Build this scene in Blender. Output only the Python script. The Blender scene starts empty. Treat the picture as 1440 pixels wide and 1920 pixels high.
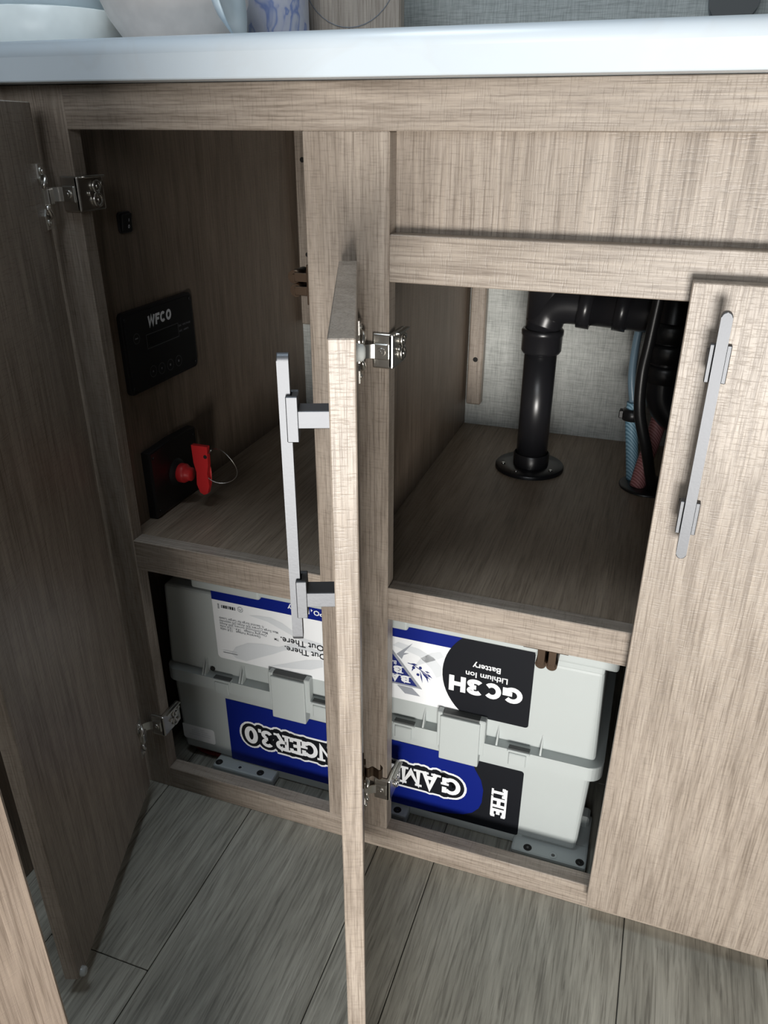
import bpy, bmesh, math, random
from mathutils import Vector, Matrix
random.seed(7)
S = bpy.context.scene
C = S.collection
PI = math.pi

# ------------------------------------------------------------------ camera
R0 = ((0.94380853, 0.33048829, 0.0017193), (0.1483975, -0.41913383, -0.89571481), (-0.29530264, 0.84563841, -0.44462572))
CAM = (0.53531547, -0.65430747, 0.81533682)
cd = bpy.data.cameras.new('camera'); cam = bpy.data.objects.new('camera', cd); C.objects.link(cam)
m = Matrix.Identity(4)
for i in range(3):
    m[i][0] = R0[0][i]; m[i][1] = -R0[1][i]; m[i][2] = -R0[2][i]; m[i][3] = CAM[i]
cam.matrix_world = m
cd.sensor_width = 36; cd.lens = 1467.22 * 36 / 1920; cd.clip_start = 0.01
S.camera = cam

# ------------------------------------------------------------------ light
w = bpy.data.worlds.new('room_ambience'); S.world = w; w.use_nodes = True
bg = w.node_tree.nodes['Background']; bg.inputs[0].default_value = (0.80, 0.92, 1.0, 1); bg.inputs[1].default_value = 0.03
def area(name, loc, target, sx, sy, power, col):
    l = bpy.data.lights.new(name, 'AREA'); l.shape = 'RECTANGLE'; l.size = sx; l.size_y = sy; l.energy = power; l.color = col
    o = bpy.data.objects.new(name, l); C.objects.link(o); o.location = loc
    o.rotation_euler = (Vector(target) - Vector(loc)).to_track_quat('-Z', 'Y').to_euler()
    return o
area('daylight_through_entry_door', (0.86, -1.95, 0.16), (0.5, 0, 0.5), 0.60, 0.45, 48, (1.0, 0.965, 0.915))
area('upper_front_fill_light', (0.55, -1.75, 1.30), (0.4, 0, 0.5), 0.9, 0.6, 8.5, (0.93, 0.97, 1.0))  # added soft higher fill in front, lifting the battery feet; no window known
area('counter_fill_light', (0.12, -0.30, 1.95), (0.25, -0.2, 0.6), 0.5, 0.4, 6.5, (0.78, 0.90, 1.0))  # added fill from above for the wall and dishes; no vent known
vs = S.view_settings
vs.view_transform = 'Standard'; vs.look = 'None'; vs.exposure = 0.18; vs.gamma = 1.0; vs.use_curve_mapping = False

# ------------------------------------------------------------------ materials
def new_mat(name):
    mt = bpy.data.materials.new(name); mt.use_nodes = True
    nt = mt.node_tree; return mt, nt, nt.nodes['Principled BSDF']
def plain(name, col, rough=0.5, metal=0.0, bump=0.0, bscale=300, spec=0.5, var=0.0, **kw):
    mt, nt, b = new_mat(name)
    b.inputs['Base Color'].default_value = (*col, 1); b.inputs['Roughness'].default_value = rough
    b.inputs['Metallic'].default_value = metal; b.inputs['Specular IOR Level'].default_value = spec
    for k, v in kw.items(): b.inputs[k.replace('_', ' ')].default_value = v
    tc = nt.nodes.new('ShaderNodeTexCoord'); n = nt.nodes.new('ShaderNodeTexNoise'); n.inputs['Scale'].default_value = bscale
    nt.links.new(tc.outputs['Object'], n.inputs['Vector'])
    if bump:
        bp = nt.nodes.new('ShaderNodeBump'); bp.inputs['Strength'].default_value = bump; bp.inputs['Distance'].default_value = 0.001
        nt.links.new(n.outputs['Fac'], bp.inputs['Height']); nt.links.new(bp.outputs['Normal'], b.inputs['Normal'])
    if var:
        r = nt.nodes.new('ShaderNodeValToRGB')
        r.color_ramp.elements[0].position = 0.3; r.color_ramp.elements[1].position = 0.7
        r.color_ramp.elements[0].color = (*[c * (1 - var) for c in col], 1); r.color_ramp.elements[1].color = (*[min(1, c * (1 + var)) for c in col], 1)
        nt.links.new(n.outputs['Fac'], r.inputs['Fac']); nt.links.new(r.outputs['Color'], b.inputs['Base Color'])
    return mt
def noise(nt, src, scale, detail=2.0, rough=0.5, dist=0.0):
    mp = nt.nodes.new('ShaderNodeMapping'); mp.inputs['Scale'].default_value = scale
    nt.links.new(src, mp.inputs['Vector'])
    n = nt.nodes.new('ShaderNodeTexNoise'); n.inputs['Scale'].default_value = 1.0; n.inputs['Detail'].default_value = detail
    n.inputs['Roughness'].default_value = rough; n.inputs['Distortion'].default_value = dist
    nt.links.new(mp.outputs['Vector'], n.inputs['Vector']); return n.outputs['Fac']
def ramp(nt, fac, stops):
    r = nt.nodes.new('ShaderNodeValToRGB'); e = r.color_ramp.elements
    while len(e) < len(stops): e.new(0.5)
    for el, (p, c) in zip(e, stops): el.position = p; el.color = (*c, 1) if len(c) == 3 else c
    nt.links.new(fac, r.inputs['Fac']); return r.outputs['Color']
def mixc(nt, mode, fac, a, b):
    mx = nt.nodes.new('ShaderNodeMix'); mx.data_type = 'RGBA'; mx.blend_type = mode
    if isinstance(fac, float): mx.inputs[0].default_value = fac
    else: nt.links.new(fac, mx.inputs[0])
    nt.links.new(a, mx.inputs[6]); nt.links.new(b, mx.inputs[7]); return mx.outputs[2]
def scl(axis, across, along):
    v = [across] * 3; v['xyz'.index(axis)] = along; return tuple(v)
def laminate(name, axis, tint=(1, 1, 1), cross=1.0, rough=0.37, weave=1.0):
    """grey-brown oak-look laminate with fine grain along `axis` and linen-like cross marks"""
    mt, nt, b = new_mat(name)
    tc = nt.nodes.new('ShaderNodeTexCoord'); oi = nt.nodes.new('ShaderNodeObjectInfo')
    sc = nt.nodes.new('ShaderNodeVectorMath'); sc.operation = 'SCALE'; sc.inputs[0].default_value = (1.7, 2.3, 3.1)
    nt.links.new(oi.outputs['Random'], sc.inputs['Scale'])
    ad = nt.nodes.new('ShaderNodeVectorMath'); ad.operation = 'ADD'
    nt.links.new(tc.outputs['Object'], ad.inputs[0]); nt.links.new(sc.outputs[0], ad.inputs[1]); v = ad.outputs[0]
    T = lambda c: tuple(x * t for x, t in zip(c, tint))
    broad = noise(nt, v, scl(axis, 30, 3.0), 3, 0.55, 2.2)
    fine = noise(nt, v, scl(axis, 620, 16), 3, 0.6)
    cr = noise(nt, v, scl(axis, 70, 760), 2, 0.55)
    cr2 = noise(nt, v, scl(axis, 700, 75), 2, 0.5)
    col = ramp(nt, broad, [(0.28, T((.245, .203, .166))), (0.5, T((.315, .266, .222))), (0.75, T((.378, .325, .276)))])
    f = ramp(nt, fine, [(0.34, (.60, .57, .54)), (0.5, (1, 1, 1)), (0.68, (1.22, 1.22, 1.20))])
    col = mixc(nt, 'MULTIPLY', 0.75, col, f)
    x = ramp(nt, cr, [(0.32, (.50, .48, .46)), (0.46, (1, 1, 1)), (0.7, (1.06, 1.06, 1.06))])
    col = mixc(nt, 'MULTIPLY', 0.30 * cross, col, x)
    x2 = ramp(nt, cr2, [(0.34, (.62, .60, .58)), (0.47, (1, 1, 1)), (0.7, (1.05, 1.05, 1.05))])
    col = mixc(nt, 'MULTIPLY', 0.32 * weave, col, x2)
    nt.links.new(col, b.inputs['Base Color']); b.inputs['Roughness'].default_value = rough
    b.inputs['Specular IOR Level'].default_value = 0.45
    bp = nt.nodes.new('ShaderNodeBump'); bp.inputs['Strength'].default_value = 0.25; bp.inputs['Distance'].default_value = 0.0006
    g = mixc(nt, 'MULTIPLY', 1.0, f, x); bw = nt.nodes.new('ShaderNodeRGBToBW'); nt.links.new(g, bw.inputs[0])
    nt.links.new(bw.outputs[0], bp.inputs['Height']); nt.links.new(bp.outputs['Normal'], b.inputs['Normal'])
    return mt
M = {}
for a in 'xyz':
    M['lam_' + a] = laminate('laminate_grain_' + a, a)
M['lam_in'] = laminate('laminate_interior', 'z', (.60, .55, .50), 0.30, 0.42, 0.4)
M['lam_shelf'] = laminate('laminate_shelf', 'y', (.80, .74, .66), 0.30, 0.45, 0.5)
M['lam_near'] = laminate('laminate_near_panel', 'z', (.86, .81, .78), 0.0, 0.45, 0.25)
def vinyl():
    mt, nt, b = new_mat('vinyl_plank'); tc = nt.nodes.new('ShaderNodeTexCoord'); oi = nt.nodes.new('ShaderNodeObjectInfo')
    sc = nt.nodes.new('ShaderNodeVectorMath'); sc.operation = 'SCALE'; sc.inputs[0].default_value = (3.7, 5.3, 1.1)
    nt.links.new(oi.outputs['Random'], sc.inputs['Scale'])
    ad = nt.nodes.new('ShaderNodeVectorMath'); ad.operation = 'ADD'
    nt.links.new(tc.outputs['Object'], ad.inputs[0]); nt.links.new(sc.outputs[0], ad.inputs[1]); v = ad.outputs[0]
    broad = noise(nt, v, (22, 2.6, 20), 4, 0.6, 1.8); fine = noise(nt, v, (330, 14, 200), 4, 0.65, 0.6)
    col = ramp(nt, broad, [(0.3, (.245, .236, .200)), (0.5, (.350, .338, .288)), (0.72, (.455, .440, .380))])
    f = ramp(nt, fine, [(0.33, (.52, .51, .50)), (0.5, (1, 1, 1)), (0.7, (1.25, 1.25, 1.25))])
    col = mixc(nt, 'MULTIPLY', 0.85, col, f)
    hv = nt.nodes.new('ShaderNodeHueSaturation'); mr = nt.nodes.new('ShaderNodeMapRange')
    mr.inputs['To Min'].default_value = 0.86; mr.inputs['To Max'].default_value = 1.14
    nt.links.new(oi.outputs['Random'], mr.inputs['Value']); nt.links.new(mr.outputs[0], hv.inputs['Value']); nt.links.new(col, hv.inputs['Color'])
    nt.links.new(hv.outputs[0], b.inputs['Base Color']); b.inputs['Roughness'].default_value = 0.5
    bp = nt.nodes.new('ShaderNodeBump'); bp.inputs['Strength'].default_value = 0.3; bp.inputs['Distance'].default_value = 0.0006
    nt.links.new(f, bp.inputs['Height']); nt.links.new(bp.outputs['Normal'], b.inputs['Normal'])
    return mt
M['vinyl'] = vinyl()
def wallpaper():
    mt, nt, b = new_mat('woven_wallpaper'); tc = nt.nodes.new('ShaderNodeTexCoord'); v = tc.outputs['Object']
    a = noise(nt, v, (950, 100, 45), 3, 0.6); c = noise(nt, v, (45, 100, 950), 3, 0.6)
    ca = ramp(nt, a, [(0.34, (.66, .67, .67)), (0.52, (1, 1, 1)), (0.7, (1.18, 1.18, 1.18))])
    cb = ramp(nt, c, [(0.36, (.62, .62, .62)), (0.5, (1, 1, 1)), (0.7, (1.2, 1.2, 1.2))])
    base = nt.nodes.new('ShaderNodeRGB'); base.outputs[0].default_value = (.46, .475, .455, 1)
    col = mixc(nt, 'MULTIPLY', 0.7, base.outputs[0], ca); col = mixc(nt, 'MULTIPLY', 0.6, col, cb)
    nt.links.new(col, b.inputs['Base Color']); b.inputs['Roughness'].default_value = 0.7
    return mt
M['paper'] = wallpaper()
def marble():
    mt, nt, b = new_mat('white_marble_laminate'); tc = nt.nodes.new('ShaderNodeTexCoord')
    n = noise(nt, tc.outputs['Object'], (5, 3, 7), 4, 0.55, 1.2)
    col = ramp(nt, n, [(0.44, (.58, .645, .70)), (0.5, (.575, .63, .675)), (0.54, (.588, .652, .705))])
    nt.links.new(col, b.inputs['Base Color']); b.inputs['Roughness'].default_value = 0.3; return mt
M['marble'] = marble()
M['chrome'] = plain('nickel_hinge', (.70, .68, .64), 0.30, 1.0, 0.1, 200)
M['handle'] = plain('brushed_nickel_handle', (.14, .145, .155), 0.52, 1.0, 0.05, 600)
M['bronze'] = plain('bronze_catch', (.12, .085, .062), 0.35, 1.0)
M['case'] = plain('grey_plastic_case', (.44, .475, .47), 0.5, 0, 0.08, 900)
M['gap_shade'] = plain('case_shadow_gap', (.07, .075, .075), 0.7)  # dark tone painted as the shade in latch and clip slots
M['black'] = plain('black_plastic', (.012, .012, .013), 0.35, 0, 0.05, 500)
M['matte_black'] = plain('matte_black', (.008, .008, .009), 0.55)
M['pipe'] = plain('black_pipe', (.012, .012, .014), 0.30, 0, 0.04, 120)
M['red'] = plain('red_plastic', (.62, .025, .028), 0.42)
M['cable_red'] = plain('red_cable_jacket', (.22, .015, .018), 0.5)
M['blue'] = plain('label_blue', (.003, .012, .17), 0.45, spec=.2)
M['navy'] = plain('label_navy', (.012, .022, .16), 0.4)
M['ink'] = plain('label_black', (.008, .009, .012), 0.5, spec=.15)
M['white'] = plain('label_white', (.82, .84, .86), 0.4)
M['swoosh'] = plain('label_pale_grey', (.66, .69, .72), 0.4)
M['grey'] = plain('label_grey', (.30, .32, .36), 0.4)
M['text_grey'] = plain('label_text_grey', (.22, .23, .25), 0.5)
M['panel_text'] = plain('panel_print', (.85, .88, .92), 0.5)
M['panel_dim'] = plain('panel_print_dim', (.10, .105, .11), 0.5)
M['screen'] = plain('lcd_screen', (.016, .018, .019), 0.18)
M['steel'] = plain('steel_screw', (.62, .62, .60), 0.28, 1.0)
M['dark_steel'] = plain('dark_steel_screw', (.12, .12, .12), 0.35, 1.0)
M['clear'] = plain('clear_rubber', (.75, .78, .76), 0.2, Transmission_Weight=0.55, Alpha=1.0)
M['hole'] = plain('dark_hole', (.01, .009, .008), 0.8)
M['ivory'] = plain('ivory_ceramic', (.84, .88, .86), 0.35, 0, 0, 40, var=0.05)
M['icy'] = plain('pale_blue_ceramic', (.62, .72, .78), 0.3, 0, 0, 30, var=0.05)
M['peach'] = plain('cream_ceramic', (.74, .67, .62), 0.45, 0, 0, 60, var=0.06)
M['board'] = laminate('taupe_board', 'z', (1.25, 1.25, 1.25), 0.1, 0.55, 0.2)
M['device'] = plain('charcoal_plastic', (.055, .06, .062), 0.45)
M['device_side'] = plain('grey_fabric_side', (.15, .16, .165), 0.6, 0, 0.2, 900)
M['groove'] = plain('plank_joint', (.02, .02, .018), 0.9)
def patterned():
    mt, nt, b = new_mat('blue_patterned_ceramic'); tc = nt.nodes.new('ShaderNodeTexCoord')
    n = noise(nt, tc.outputs['Object'], (22, 22, 22), 3, 0.6, 1.0)
    col = ramp(nt, n, [(0.42, (.56, .56, .62)), (0.5, (.50, .50, .60)), (0.53, (.20, .26, .50)), (0.62, (.55, .55, .62))])
    nt.links.new(col, b.inputs['Base Color']); b.inputs['Roughness'].default_value = 0.35; return mt
M['pattern'] = patterned()
def braided(name, c1, c2):
    mt, nt, b = new_mat(name); tc = nt.nodes.new('ShaderNodeTexCoord')
    wv = nt.nodes.new('ShaderNodeTexWave'); wv.bands_direction = 'DIAGONAL'; wv.inputs['Scale'].default_value = 130; wv.inputs['Distortion'].default_value = 1.0
    nt.links.new(tc.outputs['Object'], wv.inputs['Vector'])
    nt.links.new(ramp(nt, wv.outputs['Fac'], [(0.35, c1), (0.6, c2)]), b.inputs['Base Color']); b.inputs['Roughness'].default_value = 0.5; return mt
M['red_hose'] = braided('red_braided_hose', (.30, .10, .10), (.52, .25, .25))
M['blue_hose'] = braided('blue_braided_hose', (.12, .26, .36), (.32, .52, .64))
M['clear_hose'] = plain('clear_blue_tube', (.20, .30, .38), 0.25)

# ------------------------------------------------------------------ mesh helpers
def box(bm, x0, x1, y0, y1, z0, z1, b=0.0, seg=1, mi=0):
    vs_ = [bm.verts.new((x, y, z)) for x in (x0, x1) for y in (y0, y1) for z in (z0, z1)]
    fs = [bm.faces.new([vs_[i] for i in q]) for q in ((0, 1, 3, 2), (4, 6, 7, 5), (0, 4, 5, 1), (2, 3, 7, 6), (0, 2, 6, 4), (1, 5, 7, 3))]
    for f in fs: f.material_index = mi
    if b:
        r = bmesh.ops.bevel(bm, geom=list({e for f in fs for e in f.edges}), offset=b, segments=seg, profile=0.5, affect='EDGES')
        for f in r['faces']: f.material_index = mi
def hexa(bm, bot, top, b=0.0, seg=1, mi=0):
    """bot/top: four corners each"""
    v0 = [bm.verts.new(p) for p in bot]; v1 = [bm.verts.new(p) for p in top]
    fs = [bm.faces.new(v0[::-1]), bm.faces.new(v1)] + [bm.faces.new([v0[i], v0[(i + 1) % 4], v1[(i + 1) % 4], v1[i]]) for i in range(4)]
    for f in fs: f.material_index = mi
    if b: 
        r = bmesh.ops.bevel(bm, geom=list({e for f in fs for e in f.edges}), offset=b, segments=seg, profile=0.5, affect='EDGES')
        for f in r['faces']: f.material_index = mi
def frame_for(d):
    d = Vector(d).normalized(); a = Vector((0, 0, 1)) if abs(d.z) < 0.9 else Vector((1, 0, 0))
    u = d.cross(a).normalized(); return u, d.cross(u).normalized()
def cyl(bm, p0, p1, r0, r1=None, n=20, mi=0, cap=True):
    p0 = Vector(p0); p1 = Vector(p1); r1 = r0 if r1 is None else r1; u, v = frame_for(p1 - p0)
    A = [bm.verts.new(p0 + (u * math.cos(2 * PI * i / n) + v * math.sin(2 * PI * i / n)) * r0) for i in range(n)]
    B = [bm.verts.new(p1 + (u * math.cos(2 * PI * i / n) + v * math.sin(2 * PI * i / n)) * r1) for i in range(n)]
    for i in range(n):
        f = bm.faces.new((A[i], A[(i + 1) % n], B[(i + 1) % n], B[i])); f.smooth = True; f.material_index = mi
    if cap:
        for q in (A[::-1], B): bm.faces.new(q).material_index = mi
def lathe(bm, prof, center, axis=(0, 0, 1), n=48, mi=0, ripple=None):
    c = Vector(center); ax = Vector(axis).normalized(); u, v = frame_for(ax); rings = []
    for r, h in prof:
        ring = []
        for i in range(n):
            a = 2 * PI * i / n; rr = r * (1 + (ripple if ripple and i % 2 else 0))
            ring.append(bm.verts.new(c + ax * h + (u * math.cos(a) + v * math.sin(a)) * rr))
        rings.append(ring)
    for A, B in zip(rings, rings[1:]):
        for i in range(n):
            f = bm.faces.new((A[i], A[(i + 1) % n], B[(i + 1) % n], B[i])); f.smooth = True; f.material_index = mi
def smooth_path(pts, k=6):
    P = [Vector(p) for p in pts]; out = []
    Q = [2 * P[0] - P[1]] + P + [2 * P[-1] - P[-2]]
    for i in range(1, len(Q) - 2):
        for j in range(k):
            t = j / k; a, b, c, d = Q[i - 1:i + 3]
            out.append(0.5 * ((2 * b) + (c - a) * t + (2 * a - 5 * b + 4 * c - d) * t * t + (3 * b - a - 3 * c + d) * t ** 3))
    return out + [P[-1]]
def tube(bm, pts, r, n=14, mi=0):
    P = [Vector(p) for p in pts]; rings = []; u = None
    for i, p in enumerate(P):
        d = (P[min(i + 1, len(P) - 1)] - P[max(i - 1, 0)]).normalized()
        if u is None: u, _ = frame_for(d)
        u = (u - d * u.dot(d)).normalized(); v = d.cross(u)
        rings.append([bm.verts.new(p + (u * math.cos(2 * PI * k / n) + v * math.sin(2 * PI * k / n)) * r) for k in range(n)])
    for A, B in zip(rings, rings[1:]):
        for k in range(n):
            f = bm.faces.new((A[k], A[(k + 1) % n], B[(k + 1) % n], B[k])); f.smooth = True; f.material_index = mi
    bm.faces.new(rings[0][::-1]).material_index = mi; bm.faces.new(rings[-1]).material_index = mi
def poly(bm, pts, fn, mi=0):
    try: bm.faces.new([bm.verts.new(fn(u, v)) for u, v in pts]).material_index = mi
    except ValueError: pass
def rrect(w, h, r, n=5):
    out = []
    for cx, cy, a0 in ((w / 2 - r, h / 2 - r, 0), (-w / 2 + r, h / 2 - r, 90), (-w / 2 + r, -h / 2 + r, 180), (w / 2 - r, -h / 2 + r, 270)):
        for i in range(n + 1):
            a = math.radians(a0 + 90 * i / n); out.append((cx + r * math.cos(a), cy + r * math.sin(a)))
    return out
def plate(bm, pts, fn, t0, t1, mi=0, b=0.0):
    """extrude a 2D outline; fn(u, v, t) -> world"""
    A = [bm.verts.new(fn(u, v, t0)) for u, v in pts]; B = [bm.verts.new(fn(u, v, t1)) for u, v in pts]; n = len(pts)
    fs = [bm.faces.new(A[::-1]), bm.faces.new(B)] + [bm.faces.new((A[i], A[(i + 1) % n], B[(i + 1) % n], B[i])) for i in range(n)]
    for f in fs: f.material_index = mi
    if b:
        r = bmesh.ops.bevel(bm, geom=list(fs[1].edges), offset=b, segments=2, profile=0.5, affect='EDGES')
        for f in r['faces']: f.material_index = mi
def link(name, bm, mats, parent=None, label=None, recalc=True, loc=None, rz=None):
    if recalc: bmesh.ops.recalc_face_normals(bm, faces=bm.faces)
    me = bpy.data.meshes.new(name); bm.to_mesh(me); bm.free()
    for mm in (mats if isinstance(mats, (list, tuple)) else [mats]): me.materials.append(M[mm])
    o = bpy.data.objects.new(name, me); C.objects.link(o)
    if parent is not None: o.parent = parent
    if label: o['label'] = label
    if name in ('lettering', 'emblem', 'button_mark', 'marking'): o['kind'] = 'stuff'
    if loc: o.location = loc
    if rz is not None: o.rotation_euler = (0, 0, rz)
    return o
def thing(name, label, cat, loc=(0, 0, 0), group=None):
    o = bpy.data.objects.new(name, None); C.objects.link(o); o.location = loc; o.empty_display_size = 0.02
    o['label'] = label; o['category'] = cat
    if group: o['group'] = group
    return o
def tag(o, label, cat, group=None):
    o['label'] = label; o['category'] = cat
    if group: o['group'] = group
    return o
def B(): return bmesh.new()
def boxobj(name, dims, mat, parent=None, b=0.0008, label=None):
    bm = B(); box(bm, *dims, b=b); return link(name, bm, mat, parent, label)

# ------------------------------------------------------------------ lettering
def arc(cx, cy, rx, ry, a0, a1, n=14):
    return [(cx + rx * math.cos(math.radians(a0 + (a1 - a0) * i / n)), cy + ry * math.sin(math.radians(a0 + (a1 - a0) * i / n))) for i in range(n + 1)]
def glyph(ch, t, serif):
    L = t / 2; T = 1 - L; W = 0.74; st = []; sf = []   # sf: (x, y, half length) horizontal slabs
    if ch == 'G':
        W = .92; st = [arc(W / 2, .5, W / 2 - L, .5 - L, 42, 318), [(W - L, L * .6), (W - L, .44), (W * .52, .44)]]
        if serif: st[-1] = [(W - L, .06), (W - L, .44)]; sf = [(W - L * 1.2, .44, .2)]; st.append([(W - L, .62), (W - L, .97)])
    elif ch == 'C':
        W = .84; st = [arc(W / 2, .5, W / 2 - L, .5 - L, 42, 318)]
        if serif: st.append([(W - L, .62), (W - L, .97)])
    elif ch in '0O':
        W = .66 if ch == '0' else .82; st = [arc(W / 2, .5, W / 2 - L, .5 - L, 0, 360, 24)]
    elif ch == '3':
        W = .70; st = [arc(W * .46, .745, W * .54 - L, .255 - L, 155, -90, 12) + arc(W * .46, .28, W * .54 - L, .28 - L, 90, -155, 12)[0:]]
        st = [arc(W * .46, .735, W * .54 - L, .265 - L, 160, -75, 12), arc(W * .46, .275, W * .54 - L, .275 - L, 75, -160, 12), [(W * .38, .5), (W * .62, .5)]]
    elif ch == 'H':
        W = .80; st = [[(L, 0), (L, 1)], [(W - L, 0), (W - L, 1)], [(L, .5), (W - L, .5)]]; sf = [(L, 0, 0), (L, 1, 0), (W - L, 0, 0), (W - L, 1, 0)]
    elif ch == 'A':
        W = .86; st = [[(L, 0), (W / 2, 1 - L * .5), (W - L, 0)], [(W * .25, .32), (W * .75, .32)]]; sf = [(L, 0, 0), (W - L, 0, 0)]
    elif ch == 'V':
        W = .84; st = [[(L, 1), (W / 2, L), (W - L, 1)]]
    elif ch == 'M':
        W = 1.02; st = [[(L, 0), (L, 1 - L), (W / 2, .2), (W - L, 1 - L), (W - L, 0)]]; sf = [(L, 0, 0), (W - L, 0, 0), (L * .8, 1, -1), (W - L * .8, 1, -1)]
    elif ch == 'W':
        W = 1.08; st = [[(L, 1), (W * .28, L), (W / 2, .86), (W * .72, L), (W - L, 1)]]
    elif ch == 'N':
        W = .86; st = [[(L, 0), (L, 1 - L), (W - L, L), (W - L, 1)]]; sf = [(L, 0, 0), (W - L, 1, 0), (L * .7, 1, -1)]
    elif ch == 'E':
        W = .70; st = [[(W - L * .4, L), (L, L), (L, T), (W - L * .4, T)], [(L, .5), (W * .72, .5)]]
        if serif: st += [[(W - L * .7, 0.04), (W - L * .7, .3)], [(W - L * .7, .96), (W - L * .7, .7)]]; sf = [(L, 0, 0), (L, 1, 0)]
    elif ch == 'F':
        W = .66; st = [[(L, 0), (L, T), (W, T)], [(L, .5), (W * .85, .5)]]
    elif ch == 'T':
        W = .76; st = [[(W / 2, 0), (W / 2, T)], [(0, T), (W, T)]]
        if serif: st += [[(L * .6, T), (L * .6, .68)], [(W - L * .6, T), (W - L * .6, .68)]]; sf = [(W / 2, 0, 0)]
    elif ch == 'R':
        W = .80; r = .26; st = [[(L, 0), (L, T), (W * .5, T)] + arc(W * .5, T - r + L * .5, W * .42 - L * .5, r - L * .5, 90, -90, 10) + [(L, T - 2 * r + L)], [(W * .45, .48), (W - L, 0)]]; sf = [(L, 0, 0), (L * .8, 1, -1), (W - L * .6, 0, -1)]
    elif ch == 'B':
        W = .76; st = [[(L, L), (L, T), (W * .5, T)] + arc(W * .5, .75 - L / 2, W * .40 - L * .5, .25 - L / 2, 90, -90, 8) + [(L, .5)], [(W * .5, .5)] + arc(W * .5, .25 + L / 2, W * .46 - L * .5, .25 - L / 2, 90, -90, 8) + [(L, L)]]; sf = [(L * .6, 0, -1), (L * .6, 1, -1)]
    elif ch == 'L':
        W = .66; st = [[(L, 1), (L, L), (W, L)]]; sf = [(L, 0, 0), (L, 1, 0)]
    elif ch == '.':
        W = t * 1.15; st = [[(W / 2, 0), (W / 2, t)]]
    elif ch == ' ':
        W = .28
    return W, st, (sf if serif else [])
_k = [0]
def lifted(fn):
    o_ = Vector(fn(0, 0)); n_ = (Vector(fn(1, 0)) - o_).cross(Vector(fn(0, 1)) - o_).normalized(); _k[0] = (_k[0] + 1) % 16; d_ = n_ * (_k[0] * 4e-6)
    return lambda u, v: Vector(fn(u, v)) + d_
def stroke(bm, pts, hw, fn0, mi, rnd):
    fn = lifted(fn0)
    P = [Vector(p) for p in pts]; closed = (P[0] - P[-1]).length < 1e-6; Lf = []; Rt = []; n = len(P)
    for i in range(n):
        if closed: d0 = (P[i] - P[i - 1]) if i else (P[0] - P[-2]); d1 = (P[i + 1] - P[i]) if i < n - 1 else (P[1] - P[0])
        else: d0 = P[i] - P[i - 1] if i else P[1] - P[0]; d1 = P[i + 1] - P[i] if i < n - 1 else P[-1] - P[-2]
        d0 = d0.normalized(); d1 = d1.normalized(); n0 = Vector((-d0.y, d0.x)); n1 = Vector((-d1.y, d1.x))
        mm = (n0 + n1); mm = mm.normalized() if mm.length > 1e-4 else n0
        k = min(1 / max(mm.dot(n0), .2), 2.2); Lf.append(P[i] + mm * hw * k); Rt.append(P[i] - mm * hw * k)
    for i in range(n - 1):
        if rnd:
            nn = (P[i + 1] - P[i]).normalized(); nn = Vector((-nn.y, nn.x)) * hw
            poly(bm, [P[i] + nn, P[i + 1] + nn, P[i + 1] - nn, P[i] - nn], fn, mi)
        else: poly(bm, [Lf[i], Lf[i + 1], Rt[i + 1], Rt[i]], fn, mi)
    if rnd:
        for p in P: fn = lifted(fn0); poly(bm, [(p.x + hw * math.cos(2 * PI * k / 12), p.y + hw * math.sin(2 * PI * k / 12)) for k in range(12)], fn, mi)
def lettering(bm, s, u0, v0, width, height, fn, t=.2, serif=False, mi=0, grow=0.0, gap=.10, slant=0.0):
    """draw s so the run spans `width` from u0 and `height` from v0; grow dilates each stroke (world units)"""
    gl = [glyph(c, t, serif) for c in s]; tot = sum(g[0] for g in gl) + gap * (len(gl) - 1); kx = width / tot; x = 0
    for W, st, sf in gl:
        for p in st:
            q = [(u0 + (x + a) * kx + slant * b * height, v0 + b * height) for a, b in p]
            stroke(bm, q, t / 2 * (kx + height) / 2 + grow, fn, mi, grow > 0)
        for a, b, k in sf:
            hl = t * (1.15 if k == 0 else .85) if k <= 0 else k; yb = .065 if b == 0 else (1 - .065 if b == 1 else b)
            q = [(u0 + (x + a - hl) * kx, v0 + yb * height), (u0 + (x + a + hl) * kx, v0 + yb * height)]
            stroke(bm, q, .065 * height + grow, fn, mi, grow > 0)
        x += W + gap
_tc = {}
def text(bm, s, u0, v0, width, fn, mi=0, bold=0.0, height=None, right=False):
    cu = bpy.data.curves.new('tmp_text', 'FONT'); cu.body = s; cu.size = 1; cu.offset = bold; cu.resolution_u = 2
    ob = bpy.data.objects.new('tmp_text', cu); C.objects.link(ob)
    me = bpy.data.meshes.new_from_object(ob.evaluated_get(bpy.context.evaluated_depsgraph_get()))
    xs = [v.co.x for v in me.vertices]; ys = [v.co.y for v in me.vertices]
    if xs:
        x0 = min(xs); k = width / max(max(xs) - x0, 1e-6); ky = k if height is None else height / (max(ys) - min(ys)); y0 = 0 if height is None else min(ys)
        vv = [bm.verts.new(fn(u0 + (v.co.x - x0) * k, v0 + (v.co.y - y0) * ky)) for v in me.vertices]
        for p in me.polygons:
            try: bm.faces.new([vv[i] for i in p.vertices]).material_index = mi
            except ValueError: pass
    bpy.data.objects.remove(ob); bpy.data.curves.remove(cu); bpy.data.meshes.remove(me)

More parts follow.
